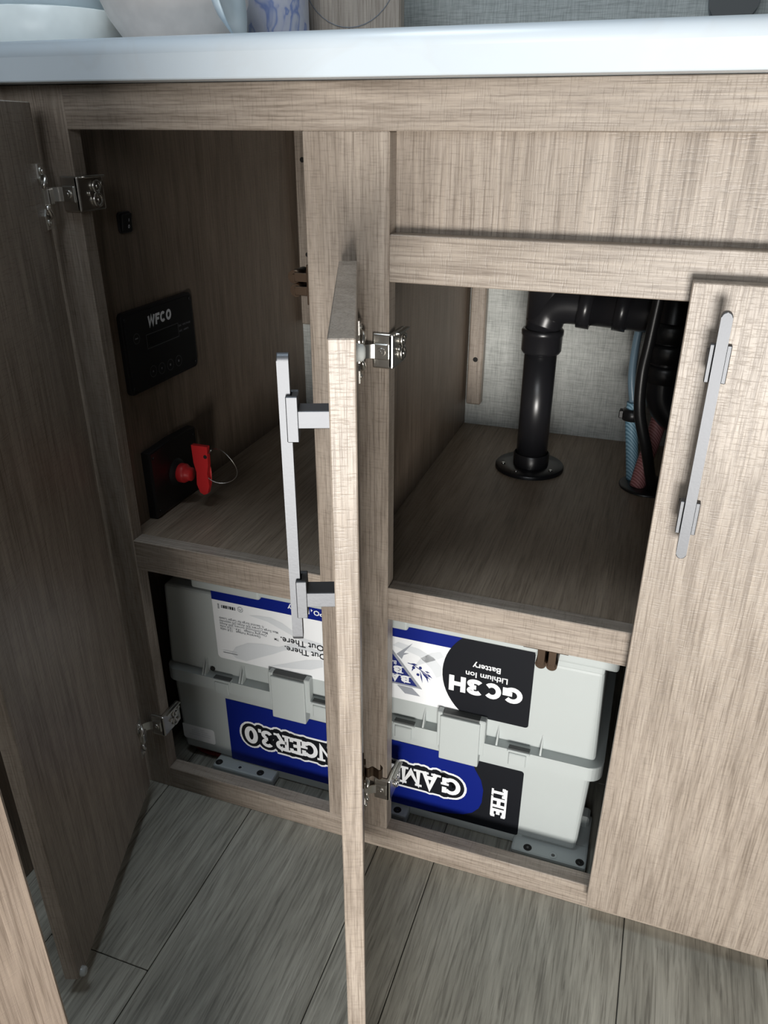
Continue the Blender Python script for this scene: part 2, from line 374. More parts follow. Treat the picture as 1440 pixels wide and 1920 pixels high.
# ================================================================== SETTING
wall = boxobj('wall_back', (-0.9, 1.7, 0.524, 0.56, -0.02, 1.6), 'paper', b=0)
wall['kind'] = 'structure'
fl = boxobj('floor', (-1.0, 1.7, -1.5, 0.524, -0.03, -0.0025), 'groove', b=0); fl['kind'] = 'structure'
seams = [-1.0, -.83, -.66, -.51, -.36, -.18, -.0062, .1205, .2988, .3725, .5997, .7505, .93, 1.08, 1.26, 1.41, 1.7]
ends = {6: [-.2336], 0: [-.5], 3: [.1, -.9], 8: [-.7], 10: [-.95], 12: [-.3], 7: [-.62], 5: [-.75], 9: [.2, -.5], 11: [-.55]}
for i in range(len(seams) - 1):
    ys = [0.524] + sorted(ends.get(i, []), reverse=True) + [-1.5]
    for y1, y0 in zip(ys, ys[1:]):
        bm = B(); box(bm, seams[i] + .0005, seams[i + 1] - .0005, y0 + .0005, y1 - .0005, -0.0024, 0, b=.0006)
        link('plank', bm, 'vinyl', fl)

# ================================================================== CABINET
cab = thing('base_cabinet', 'grey-brown wood-look kitchen base cabinet with open doors under the white countertop', 'cabinet')
FT = .018
boxobj('stile', (-.075, 0, 0, FT, 0, .846), 'lam_z', cab)
boxobj('stile', (.2345, .311, 0, FT, .035, .81), 'lam_z', cab)
boxobj('stile', (.80, .876, 0, FT, 0, .846), 'lam_z', cab)
boxobj('top_rail', (0, .80, 0, FT, .81, .846), 'lam_x', cab)
boxobj('middle_rail', (0, .2345, 0, FT, .345, .384), 'lam_x', cab)
boxobj('middle_rail', (.311, .80, 0, FT, .345, .384), 'lam_x', cab)
boxobj('drawer_rail', (.311, .80, 0, FT, .693, .732), 'lam_x', cab)
boxobj('bottom_rail', (0, .80, 0, FT, 0, .035), 'lam_x', cab)
boxobj('false_panel', (.30, .81, FT + .0002, FT + .012, .70, .84), 'lam_z', cab, label='recessed wood-look false drawer panel above the right opening')
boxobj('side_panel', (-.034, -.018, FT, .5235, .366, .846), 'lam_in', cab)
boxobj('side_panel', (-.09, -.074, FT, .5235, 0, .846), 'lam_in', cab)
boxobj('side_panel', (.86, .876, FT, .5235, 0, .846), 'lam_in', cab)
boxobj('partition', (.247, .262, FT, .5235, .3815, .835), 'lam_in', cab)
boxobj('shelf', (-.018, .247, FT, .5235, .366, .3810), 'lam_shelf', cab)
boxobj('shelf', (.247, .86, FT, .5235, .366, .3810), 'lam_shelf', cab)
for x0, x1, z0, holes in ((-.0125, .010, .523, ((.0005, .767), (.0035, .632))), (.2665, .2895, .419, ((.2782, .491), (.281, .61)))):
    o = boxobj('cleat', (x0, x1, .506, .5235, z0, .84), 'lam_z', cab, b=.002)
    for hx, hz in holes:
        bm = B(); cyl(bm, (hx, .5057, hz), (hx, .5075, hz), .0038, n=16); link('screw_hole', bm, 'hole', o)

# ---- handles / doors
def handle_bm():
    bm = B()
    out = [(u, v) for u, v in rrect(.0080, .2, .00395, 8)]
    plate(bm, out, lambda u, v, t: (u, t, .5965 + v), -.0235, -.0305, b=.0006)
    for zc in (.6578, .5315):
        box(bm, -.0076, -.0042, -.0262, -.0190, zc - .0143, zc + .0143, b=.0005)
        box(bm, .0042, .0076, -.0262, -.0190, zc - .0143, zc + .0143, b=.0005)
        box(bm, -.0044, .0044, -.0225, -.0191, zc - .0141, zc + .0141)
        box(bm, -.0075, .0075, -.0194, 0.0, zc - .0055, zc + .0055, b=.0004)
    return bm
def hinge_plate_bm(z, y):
    """wing plate on a door's inner face, door local coordinates (x from hinge edge, y outward from the face)"""
    bm = B(); s = 1 if y >= 0 else -1; a = y + s * .0001; b_ = y + s * .0018
    pts = [(.001, -.028), (.0125, -.028), (.0140, -.016), (.0100, -.010), (.0100, .010), (.0140, .016), (.0125, .028), (.001, .028)]
    plate(bm, pts, lambda u, v, t: (u, t, z + v), a, b_, b=.0004)
    for dz in (-.022, .022):
        cyl(bm, (.0075, b_, z + dz), (.0075, b_ + s * .0012, z + dz), .0038, .003, 14)
        cyl(bm, (.0075, b_, z + dz), (.0075, b_ + s * .0022, z + dz), .0014, .0012, 8)
    for dz in (-1, 1):
        tube(bm, smooth_path([(.002, b_, z + dz * .0175), (.008, b_ + s * .003, z + dz * .0150), (.011, b_ + s * .002, z + dz * .0095), (.007, b_ + s * .001, z + dz * .008)]), .0021, 8)
    box(bm, -.004, .0085, min(y, y + s * .006), max(y, y + s * .006), z - .0075, z + .0075, b=.0015, seg=2)
    return bm
def bumper_bm(x, y, z, s):
    bm = B(); lathe(bm, [(.0001, .0055), (.003, .0053), (.0048, .004), (.0055, 0.0), (.0055, -.0001)], (x, y, z), (0, s, 0), 18); return bm
D = math.atan2(-.9343, .3565)
bm = B(); box(bm, 0, .270, 0, .0158, .0245, .7105, b=.0008)
door_mid = link('door', bm, 'lam_z', cab, 'cabinet door of the right opening, swung open and seen edge-on', loc=(.27, -.013, 0), rz=D)
hm = link('handle', handle_bm(), 'handle', door_mid, 'brushed nickel bar handle'); hm.location = (.2455, 0, 0)
hr_mesh = hm.data
for z in (.634, .105): link('hinge_plate', hinge_plate_bm(z, .0158), 'chrome', door_mid, 'shiny nickel hinge plate')
link('bumper', bumper_bm(.254, .0158, .6985, 1), 'clear', door_mid, 'clear rubber door bumper')
link('bumper', bumper_bm(.256, .0158, .042, 1), 'clear', door_mid, 'clear rubber door bumper')
bm = B()   # bronze spring strike for the roller catch
box(bm, .172, .200, .0158, .0170, .306, .321, b=.0004)
P = [(.186, .0165, 0), (.1885, .020, 0), (.1865, .024, 0), (.1885, .027, 0), (.191, .030, 0), (.1885, .033, 0), (.1845, .031, 0)]
pp = smooth_path([(a, b_, 0) for a, b_, _ in P], 4); q = [(p.x, p.y) for p in pp]
for (a0, b0), (a1, b1) in zip(q, q[1:]): hexa(bm, [(a0, b0, .3085), (a1, b1, .3085), (a1 + .001, b1, .3085), (a0 + .001, b0, .3085)], [(a0, b0, .3185), (a1, b1, .3185), (a1 + .001, b1, .3185), (a0 + .001, b0, .3185)])
cyl(bm, (.176, .017, .3135), (.176, .0185, .3135), .0028, n=12); cyl(bm, (.1965, .017, .3135), (.1965, .0185, .3135), .0028, n=12)
link('catch_strike', bm, 'bronze', door_mid, 'bronze spring strike of the roller catch')
DL = math.atan2(-.945, .327)
bm = B(); box(bm, 0, .267, -.0158, 0, .024, .832, b=.0008)
door_left = link('door', bm, 'lam_z', cab, 'tall cabinet door of the left opening, swung open to the left and dark inside', loc=(-.0144, -.0253, 0), rz=DL)
for z in (.7545, .109): link('hinge_plate', hinge_plate_bm(z, 0.0), 'chrome', door_left, 'shiny nickel hinge plate')
link('bumper', bumper_bm(.2605, 0, .0285, 1), 'clear', door_left, 'clear rubber door bumper')
link('bumper', bumper_bm(.2605, 0, .825, 1), 'clear', door_left, 'clear rubber door bumper')
bm = B(); box(bm, 0, .268, 0, .0158, .0245, .7105, b=.0008)
door_right = link('door', bm, 'lam_z', cab, 'closed cabinet door at the right, catching a pale sheen', loc=(.5549, -.0180, 0))
hr = bpy.data.objects.new('handle', hr_mesh); C.objects.link(hr); hr.parent = door_right; hr.location = (.0258, 0, 0); hr['label'] = 'brushed nickel bar handle'
# ---- frame halves of the hinges
def hinge_bm(xe, z, s, pa):
    """xe: stile edge x, s: +1 when the opening is on the +x side; pa: plate outer x"""
    bm = B(); h = .0158
    x0, x1 = sorted((pa, xe + s * .0055))
    box(bm, x0, x1, -.0042, -.0004, z - h, z + h, b=.0018, seg=3)                # cup on the frame face
    xa, xb = sorted((xe + s * .0004, xe + s * .0055))
    box(bm, xa, xb, -.0042, .033, z - h, z + h, b=.0016, seg=2)                  # leg wrapped into the opening
    cx = (pa + xe) / 2 + s * .002
    box(bm, cx - .0066, cx + .0066, -.0062, -.0036, z - .0072, z + .0072, b=.0008)
    cyl(bm, (cx, -.0062, z), (cx, -.0076, z), .0042, .0036, 20); cyl(bm, (cx, -.0076, z), (cx, -.0082, z), .0018, .0012, 8)
    # link strap to the door
    pts = smooth_path([(cx - s * .006, -.0045, z), (pa - s * .001, -.0065, z), (pa - s * .005, -.011, z), (pa - s * .0065, -.016, z), (pa - s * .004, -.020, z)], 4)
    for a, b_ in zip(pts, pts[1:]):
        hexa(bm, [(a.x, a.y, z - .0062), (b_.x, b_.y, z - .0062), (b_.x, b_.y - .0012, z - .0062), (a.x, a.y - .0012, z - .0062)], [(a.x, a.y, z + .0062), (b_.x, b_.y, z + .0062), (b_.x, b_.y - .0012, z + .0062), (a.x, a.y - .0012, z + .0062)])
    # spring scrolls on the inner face
    f = xe + s * .0055
    for dz, r in ((.006, .0048), (-.006, .0058)):
        ring = [(f + s * .0015, .020 + r * math.cos(2 * PI * k / 16), z + dz + r * math.sin(2 * PI * k / 16)) for k in range(17)]
        tube(bm, ring, .0013, 8); cyl(bm, (f, .020, z + dz), (f + s * .0035, .020, z + dz), .0019, n=10)
    cyl(bm, (f, .011, z), (f + s * .002, .011, z), .0026, n=10); cyl(bm, (f, .029, z + .008), (f + s * .002, .029, z + .008), .0022, n=10)
    box(bm, min(f, f + s * .004), max(f, f + s * .004), .002, .032, z + .0138, z + .0158, b=.0006)
    return bm
for xe, z, pa in ((0, .7552, -.0148), (0, .1095, -.0142)): link('hinge', hinge_bm(xe, z, 1, pa), 'chrome', cab, 'nickel hinge clipped on the left stile')
for xe, z, pa in ((.311, .6330, .2966), (.311, .1030, .2958)): link('hinge', hinge_bm(xe, z, 1, pa), 'chrome', cab, 'nickel hinge clipped on the centre stile')
# ---- roller catches
bm = B()
for zc, dx in ((.6915, -.0150), (.6795, -.0135)):
    cyl(bm, (.234 + dx, .004, zc), (.234 + dx, .026, zc), .0058, n=20); cyl(bm, (.234 + dx, .0025, zc), (.234 + dx, .004, zc), .0025, n=10)
    box(bm, .2200, .2342, .0024, .0036, zc - .004, zc + .004, b=.0004); box(bm, .2200, .2342, .0262, .0272, zc - .004, zc + .004, b=.0004)
box(bm, .2325, .2342, .001, .03, .668, .703, b=.0005)
link('roller_catch', bm, 'bronze', cab, 'bronze double roller catch on the centre stile')
bm = B()
for xc in (.4735, .4845):
    cyl(bm, (xc, .006, .3235), (xc, .030, .3235), .0056, n=20); cyl(bm, (xc, .004, .3235), (xc, .006, .3235), .0026, n=10)
    box(bm, xc - .004, xc + .004, .0042, .0055, .3235, .3448, b=.0004); box(bm, xc - .004, xc + .004, .0302, .0314, .3235, .3448, b=.0004)
box(bm, .455, .50, .0022, .033, .3430, .3448, b=.0004)
link('roller_catch', bm, 'bronze', cab, 'bronze double roller catch under the middle rail')

# ================================================================== COUNTERTOP
bm = B()
prof = [(.52, .8465), (-.0295, .8465), (-.0306, .8469), (-.031, .8478)] + [(-.018 - .013 * math.cos(a), .8655 + .013 * math.sin(a)) for a in [PI / 2 * i / 8 for i in range(9)]] + [(.52, .8785)]
A = [bm.verts.new((-.55, y, z)) for y, z in prof]; A2 = [bm.verts.new((1.25, y, z)) for y, z in prof]
bm.faces.new(A[::-1]); bm.faces.new(A2)
for i in range(len(prof)):
    j = (i + 1) % len(prof); f = bm.faces.new((A[i], A[j], A2[j], A2[i])); f.smooth = 4 <= i < 12
box(bm, -.55, -.0625, -1.0, -.0315, .8466, .8784, b=.002)
tag(link('countertop', bm, 'marble'), 'white marble-look laminate countertop with rounded front edge on the cabinet', 'countertop')

# ================================================================== BATTERY
bat = thing('battery', 'large grey case battery with blue and black labels printed upside down, behind the lower opening', 'battery', (.265, .16, 0))
BP = Vector((.265, .16, 0))
def bl(name, bm, mats, parent=bat, label=None):
    bmesh.ops.translate(bm, verts=bm.verts, vec=-BP) if parent is bat else None
    return link(name, bm, mats, parent, label)
bm = B()
hexa(bm, [(-.0145, .0600, .016), (.5348, .0600, .016), (.5348, .32, .016), (-.0145, .32, .016)], [(-.0182, .0592, .147), (.5397, .0592, .147), (.5397, .322, .147), (-.0182, .322, .147)], b=.006, seg=3)
box(bm, .06, .470, .062, .31, .0005, .02, b=.002)
lower = bl('lower_case', bm, 'case')
bm = B()
hexa(bm, [(-.0185, .0585, .164), (.5416, .0585, .164), (.5416, .322, .164), (-.0185, .322, .164)], [(-.0118, .0572, .290), (.5371, .0572, .290), (.5371, .318, .290), (-.0118, .318, .290)], b=.005, seg=3)
box(bm, .0585, .537, .0573, .318, .286, .312, b=.003, seg=2)
for x, x2 in ((.3400, .34), (.4296, .4296), (.4806, .4806), (.0412, .0412), (.0918, .0918), (.0375, .0375), (.0955, .0955)):
    v = [bm.verts.new(p) for p in ((x - .0011, .058, .165), (x + .0011, .058, .165), (x + .0011, .0475, .165), (x - .0011, .0475, .165), (x - .0004, .058, .187), (x + .0004, .058, .187))]
    for q in ((0, 1, 2, 3), (0, 4, 5, 1), (1, 5, 2), (2, 5, 4, 3), (3, 4, 0)): bm.faces.new([v[i] for i in q])
upper = bl('upper_case', bm, 'case')
bm = B()
box(bm, .036, .131, .0485, .065, .2990, .313, b=.0035, seg=3); box(bm, .2500, .3185, .0485, .065, .2985, .313, b=.0035, seg=3)
box(bm, .462, .5505, .0485, .30, .2990, .315, b=.004, seg=3); box(bm, .0585, .54, .0494, .064, .3035, .3150, b=.002)
box(bm, .0585, .545, .0525, .317, .310, .322, b=.003)
bl('lid', bm, 'case')
bm = B()
pts = [(a, b_) for a, b_ in rrect(.5722, .290, .016, 6)]
plate(bm, pts, lambda u, v, t: (.2653 + u, .1915 + v, t), .1458, .1648, b=.0012)
bl('flange', bm, 'case')
for x0, x1 in ((.1398, .1868), (.3618, .4098)):
    bm = B(); box(bm, x0, x1, .0432, .0565, .1280, .1930, b=.0014, seg=2); box(bm, x0 - .004, x0 + .002, .046, .0565, .145, .1965, b=.001); box(bm, x1 - .002, x1 + .006, .046, .0565, .145, .1965, b=.001)
    lt = bl('latch', bm, 'case')
    bm = B(); box(bm, x0 + .003, x1 - .001, .0470, .0565, .1932, .1960); bmesh.ops.translate(bm, verts=bm.verts, vec=-BP); link('latch_gap_shade', bm, 'gap_shade', lt, 'dark strip standing for the shaded slot above the latch')
for x0, x1 in ((.0545, .0805), (.1950, .2250), (.3035, .3305), (.4430, .4695)):
    bm = B(); box(bm, x0, x1, .0440, .052, .1625, .1660, b=.0008); box(bm, x0 + .002, x1 - .004, .0440, .050, .1435, .1615, b=.001)
    cl = bl('clip', bm, 'case')
    bm = B(); box(bm, x0 + .001, x1 - .001, .0455, .052, .1662, .1676); bmesh.ops.translate(bm, verts=bm.verts, vec=-BP); link('clip_gap_shade', bm, 'gap_shade', cl, 'dark strip standing for the shaded slot above the clip')
def foot(x0, x1, y0, y1, holes, ell=None):
    bm = B(); box(bm, x0, x1, y0, .075, .0002, .0150, b=.003, seg=2)
    if ell: box(bm, ell[0], x1 - .0004, .066, y1, .0003, .0147, b=.0025, seg=2); box(bm, ell[0], x1 - .004, y1 - .022, y1 - .001, .012, .030, b=.003)
    fo = bl('mounting_foot', bm, 'case')
    for hx, hy, metal in holes:
        bm = B(); lathe(bm, [(.0052, .0001), (.0046, .0006), (.0034, .0002), (.0001, .0002)], (hx, hy, .0150), n=18); bmesh.ops.translate(bm, verts=bm.verts, vec=-BP)
        ho = link('screw_hole', bm, 'hole' if metal else 'case', fo)
        bm = B(); cyl(bm, (hx, hy, .0151), (hx, hy, .0156), .0024, .0016, 10); bmesh.ops.translate(bm, verts=bm.verts, vec=-BP); link('screw', bm, 'dark_steel', ho)
foot(.0395, .1315, .0412, .075, ((.0464, .0487, 1), (.0789, .049, 0), (.1101, .0494, 1)))
foot(.2900, .3225, .0425, .075, ((.3085, .0505, 1),))
foot(.4590, .5500, .0392, .125, ((.4787, .0478, 1), (.5101, .0466, 0), (.5421, .0468, 1)), ell=(.520,))
bm = B()
cyl(bm, (.048, .0562, .1711), (.048, .0575, .1711), .0035, n=14); bl('vent_hole', bm, 'hole', label='small dark hole in the case')
# ---- labels (flat print). plane functions
def face(y0, slope, zr):
    return lambda lay: (lambda x, z: (x - BP.x, y0 + slope * (z - zr) - .00016 * lay - BP.y, z))
UP = face(.0570 - .0003, -.0010 / .1, .29)
LO = face(.0592 - .0003, -.0008 / .13, .147)
def inv(plane, x0, z0): return lambda u, v: plane(x0 - u, z0 - v)      # print turned upside down
LM = ['white', 'blue', 'ink', 'swoosh', 'navy', 'grey', 'text_grey']
W_, BLU, INK, SW, NV, GR, TG = range(7)
# upper label
bm = B()
def rpoly(x0, x1, z0, z1, r, corners):
    out = []
    for (cx, cz, a0, key) in ((x1, z1, 0, 'tr'), (x0, z1, 90, 'tl'), (x0, z0, 180, 'bl'), (x1, z0, 270, 'br')):
        if key in corners:
            sx = -1 if cx == x1 else 1; sz = -1 if cz == z1 else 1
            out += [(cx + sx * r + r * math.cos(math.radians(a0 + 18 * i)), cz + sz * r + r * math.sin(math.radians(a0 + 18 * i))) for i in range(6)]
        else: out.append((cx, cz))
    return out
poly(bm, rpoly(.0588, .4628, .1925, .3055, .005, ('bl', 'br')), UP(1), W_)
for s_ in ([(.1098, .2693), (.125, .2718), (.1394, .2725), (.155, .268), (.1675, .2608), (.185, .252), (.2075, .249), (.2075, .243), (.185, .245), (.165, .2535), (.15, .2595), (.135, .2655)],
           [(.0861, .2151), (.105, .226), (.125, .2295), (.1487, .2304), (.1664, .2405), (.19, .241), (.2075, .236), (.2075, .232), (.175, .2335), (.155, .2265), (.1392, .217), (.120, .207), (.0999, .196), (.085, .197), (.079, .203)],
           [(.1342, .1978), (.1648, .2105), (.185, .2195), (.2075, .2247), (.2075, .214), (.1903, .2056), (.165, .201)],
           [(.298, .270), (.330, .262), (.345, .248), (.352, .236), (.358, .240), (.3585, .252), (.348, .264), (.330, .272), (.305, .276)],
           [(.325, .246), (.340, .255), (.352, .262), (.360, .268), (.356, .274), (.345, .270), (.333, .260)]):
    poly(bm, s_, UP(2), SW)
poly(bm, [(.0588, .2827), (.4628, .2827), (.4628, .3055), (.0588, .3055)], UP(2), BLU)
blk = [(.4317 + .0727 * math.cos(math.radians(a)), .248 + .0727 * math.sin(math.radians(a))) for a in range(130, 232, 6)]
blk = [p for p in blk if .1925 < p[1] < .3055]
poly(bm, blk + [(blk[-1][0] + .001, .1925)] + rpoly(.44, .4628, .1925, .3055, .004, ('br',))[2:][-7:] + [(.4628, .3055), (blk[0][0], .3055)], UP(3), INK)
lab_u = link('label', bm, LM, bat, 'white label with a blue band and a black rounded end', recalc=False)
bm = B()
lettering(bm, 'GC3H', 0, 0, .0862, .0222, inv(UP(4), .4534, .2462 - .0005), t=.255, mi=W_, gap=.05)
text(bm, 'Lithium Ion', 0, 0, .0485, inv(UP(4), .4350, .2560), W_, .018)
text(bm, 'Battery', 0, 0, .0322, inv(UP(4), .4262, .2685), W_, .018)
text(bm, 'LiFePO', 0, 0, .0290, inv(UP(4), .2275, .2965), W_, .02)
text(bm, '4', 0, 0, .0026, inv(UP(4), .1975, .2975), W_, .02)
text(bm, 'Battery', 0, 0, .0285, inv(UP(4), .1930, .2965), W_, .02)
text(bm, 'Get Out There.', 0, 0, .0785, inv(UP(4), .2352, .2345), INK, .012)
text(bm, 'Stay Out There.', 0, 0, .0830, inv(UP(4), .2348, .2470), INK, .012)
text(bm, 'TM', 0, 0, .006, inv(UP(4), .1492, .2430), INK, .01)
for i, (s_, wd) in enumerate((('Operating Voltage   12.8 volts', .0570), ('Charging Voltage   14.4 - 14.6 volts', .066), ('Max continuous current 200 Amps', .0675), ('Max Surge Current 300 Amps (30 seconds)', .082), ('\u00bd Second Surge for Larger Loads', .0630))):
    text(bm, s_, 0, 0, wd, inv(UP(4), .0670 + wd, .2412 + i * .0041), TG, .01)
# tiny row of certification marks
for k in range(7): poly(bm, [(.0715 + k * .003, .2722), (.0738 + k * .003, .2722), (.0738 + k * .003, .2765), (.0715 + k * .003, .2765)], UP(4), INK if k % 3 else TG)
for k in range(3): poly(bm, [(.0665, .2705 + k * .0026), (.0690, .2705 + k * .0026), (.0690, .2722 + k * .0026), (.0665, .2722 + k * .0026)], UP(4), TG)
stroke(bm, arc(.0985, .2752, .0036, .0036, 0, 360, 18), .0003, UP(4), TG, False); stroke(bm, [(.0962, .2762), (.0985, .2735), (.1008, .2762)], .0003, UP(4), TG, False)
for z in (.2025, .2055): poly(bm, [(.0675, z), (.088, z + .0002), (.088, z + .0012), (.0675, z + .0010)], UP(4), SW if z > .204 else TG)
link('lettering', bm, LM, lab_u, 'upside-down white and black print', recalc=False)
bm = B()   # mountain emblem, bolt and olive branch
poly(bm, [(.3225, .2780), (.3030, .2586), (.3095, .2526), (.3117, .2590), (.3182, .2630), (.3115, .2618)], UP(3), GR)
poly(bm, [(.2475, .2780), (.2670, .2586), (.2605, .2526)], UP(3), GR)
poly(bm, [(.3040, .2130), (.3225, .2130), (.3330, .2030), (.3138, .2028)], UP(3), GR)
poly(bm, [(.2340, .2145), (.3352, .2145), (.2846, .2815)], UP(4), GR)
poly(bm, [(.2400, .2170), (.3292, .2170), (.2846, .2760)], UP(5), NV)
lettering(bm, 'BATTLE', 0, 0, .0690, .0095, inv(UP(6), .3190, .2296), t=.24, serif=True, mi=W_, gap=.12)
lettering(bm, 'BORN', 0, 0, .0500, .0098, inv(UP(6), .3100, .2420), t=.24, serif=True, mi=W_, gap=.12)
text(bm, 'BATTERIES', 0, 0, .0350, inv(UP(6), .3030, .2488), W_, .01)
poly(bm, [(.2785, .2580), (.2907, .2580), (.2846, .2660)], UP(6), W_)
stroke(bm, [(.3170, .2490), (.3235, .2480), (.3300, .2440), (.3360, .2405), (.3440, .2350)], .0004, UP(4), NV, False)
def leaf(x, z, dx, dz, wd):
    n = Vector((-dz, dx)).normalized() * wd; poly(bm, [(x, z), (x + dx * .5 + n.x, z + dz * .5 + n.y), (x + dx, z + dz), (x + dx * .5 - n.x, z + dz * .5 - n.y)], UP(4), NV)
for a in ((.3210, .2490, .008, -.0005, .0012), (.3240, .2440, -.002, -.006, .0008), (.3320, .2415, .0035, -.0175, .0010), (.3330, .2420, .009, -.012, .0009), (.3380, .2420, .006, -.001, .0009), (.3390, .2390, .0035, -.013, .0010), (.3400, .2400, .0075, -.0065, .0008), (.3250, .2470, -.003, -.0035, .0007), (.3355, .2395, .010, -.009, .0007)): leaf(*a)
for x, z in ((.3325, .2455), (.3297, .2350), (.3243, .2438)): poly(bm, [(x + .0019 * math.cos(2 * PI * k / 12), z + .0019 * math.sin(2 * PI * k / 12)) for k in range(12)], UP(4), NV)
link('emblem', bm, LM, lab_u, 'navy triangle emblem with grey bolt and olive sprig', recalc=False)
# lower label
bm = B()
poly(bm, rpoly(.0612, .4636, .0172, .1238, .0035, ('tr', 'br')), LO(1), INK)
poly(bm, [(.0612, .0172), (.0612, .1238), (.3995, .1238), (.4010, .1186), (.4049, .1086), (.4130, .0938), (.4166, .0782), (.4158, .0572), (.4124, .0459), (.4047, .0358), (.3933, .0288), (.3774, .0249), (.3491, .0185), (.3238, .0172)], LO(2), BLU)
lab_l = link('label', bm, LM, bat, 'blue and black label under the latches', recalc=False)
bm = B()
fnG = lambda lay: inv(LO(lay), .3895, .0850)
SPANS = (('G', .0014, .0250), ('A', .0305, .0520), ('M', .0540, .0785), ('E', .0810, .0958), ('C', .0990, .1205), ('H', .1240, .1455), ('A', .1485, .1705), ('N', .1735, .1930),
         ('G', .1955, .2180), ('E', .2204, .2348), ('R', .2380, .2565), ('3', .2627, .2775), ('.', .2785, .2818), ('0', .2836, .3035))
poly(bm, [(.0132, -.0078), (.2555, -.0078), (.2555, .0362), (.0132, .0362)], fnG(2.7), W_)
poly(bm, [(.0132, -.0048), (.2555, -.0048), (.2555, .0332), (.0132, .0332)], fnG(3.4), INK)
for lay, mi, gr in ((3, W_, .0080), (4, INK, .0050), (5, W_, 0)):
    for ch, ua, ub in SPANS:
        kw = dict(t=.22, serif=True, mi=mi, grow=gr)
        if ch == '.': lettering(bm, ch, ua, 0, ub - ua, .0285, fnG(lay), **kw)
        else: lettering(bm, ch, ua, -.0005 if ch in '30' else 0, ub - ua, .0300 if ch in '30' else .0280, fnG(lay), **kw)
lettering(bm, 'THE', 0, 0, .0480, .0195, lambda u, v: LO(5)(.4272 + v, .0885 - u), t=.24, serif=True, mi=W_, gap=.12)
link('lettering', bm, LM, lab_l, 'outlined slab-serif lettering printed upside down', recalc=False)
bm = B()
poly(bm, rpoly(-.0140, .0368, .0335, .0598, .004, ('tr', 'bl', 'br')), LO(1), W_)
for z, a, b_ in ((.0545, .005, .012), (.0545, .014, .021), (.0510, .000, .013), (.0510, .015, .026), (.0472, .000, .014), (.0472, .016, .030), (.0435, -.004, .013), (.0435, .015, .029)): poly(bm, [(a, z - .0006), (b_, z - .0006), (b_, z + .0006), (a, z + .0006)], LO(2), SW)
link('sticker', bm, LM, bat, 'small white sticker at the lower left corner', recalc=False)
# cable on the floor behind the foot
bm = B(); tube(bm, smooth_path([(-.06, .135, .012), (-.03, .105, .0040), (-.006, .0775, .0040), (.010, .0715, .0040), (.026, .0715, .0040), (.034, .0830, .0040), (.036, .20, .0040)]), .0034, 12)
tag(link('battery_cable', bm, 'cable_red'), 'thin red cable on the cabinet floor beneath the left end of the battery', 'cable')

# ================================================================== LEFT COMPARTMENT FITTINGS (on the side panel, facing +x)
XW = -.018
def wallfn(yc, zc): return lambda u, v, t: (XW + t, yc + u, zc + v)
cp = thing('monitor_panel', 'black monitor panel with small screen and round buttons on the left inner wall', 'panel', (XW, .122, .5845))
O = Vector((XW, .122, .5845)); rel = lambda bm: bmesh.ops.translate(bm, verts=bm.verts, vec=-O)
bm = B(); plate(bm, rrect(.1405, .0925, .006, 4), wallfn(.122, .5845), 0.0002, .0060, b=.0012); rel(bm); link('housing', bm, 'black', cp)
bm = B(); plate(bm, rrect(.1330, .0855, .003, 4), wallfn(.122, .5845), .0058, .0066, b=.0003); rel(bm); link('faceplate', bm, 'matte_black', cp)
XW2 = XW + .0067
pf = lambda u, v: (XW2 - O.x, u - O.y, v - O.z)
bm = B(); plate(bm, rrect(.0645, .0158, .001, 2), wallfn(.1230, .5920), .0066, .0069); rel(bm); scr = link('screen', bm, 'screen', cp)
bm = B(); stroke(bm, [(.0907, .5841), (.1553, .5841), (.1553, .5999), (.0907, .5999), (.0907, .5841)], .0004, lambda u, v: (XW + .0071 - O.x, u - O.y, v - O.z), 0, False); link('screen_border', bm, 'panel_dim', scr, recalc=False)
for y, z, r in ((.0727, .6000, .0056), (.0955, .5568, .0064), (.1127, .5558, .0064), (.1305, .5554, .0064), (.1485, .5556, .0064)):
    bm = B(); plate(bm, [(r * math.cos(2 * PI * k / 24), r * math.sin(2 * PI * k / 24)) for k in range(24)], wallfn(y, z), .0064, .0069); rel(bm); bt = link('button', bm, 'matte_black', cp)
    bm = B(); g = lambda u, v: (XW + .0071 - O.x, u - O.y, v - O.z)
    stroke(bm, arc(y, z, r, r, 0, 360, 24), .00032, g, 0, False)
    if r < .006: poly(bm, [(y - .0028, z - .0006), (y + .0028, z - .0006), (y + .0028, z + .0008), (y - .0028, z + .0008)], g, 1)
    else: poly(bm, [(y - .0014, z - .0010), (y + .0014, z - .0010), (y, z + .0018)] if y < .1 else ([(y - .0014, z + .0010), (y + .0014, z + .0010), (y, z - .0018)] if y < .12 else [(y - .0013, z - .0013), (y + .0013, z - .0013), (y + .0013, z + .0013), (y - .0013, z + .0013)]), g, 1)
    link('button_mark', bm, ['panel_dim', 'text_grey'], bt, recalc=False)
bm = B()
lettering(bm, 'WFCO', .0965, .6075, .0475, .0122, pf, t=.25, gap=.06, slant=.12)
text(bm, 'DC  VOLTAGE', .1578, .5948, .0250, pf, 1, .02, .0022); text(bm, 'DC  AMPS', .1578, .5885, .0200, pf, 1, .02, .0022)
link('lettering', bm, ['panel_text', 'text_grey'], cp, 'white printed lettering', recalc=False)
for y, z in ((.0570, .6235), (.1865, .6235), (.0570, .5455), (.1865, .5455)):
    bm = B(); cyl(bm, (XW + .0062, y, z), (XW + .0076, y, z), .0022, .0018, 12); rel(bm); link('screw', bm, 'black', cp)

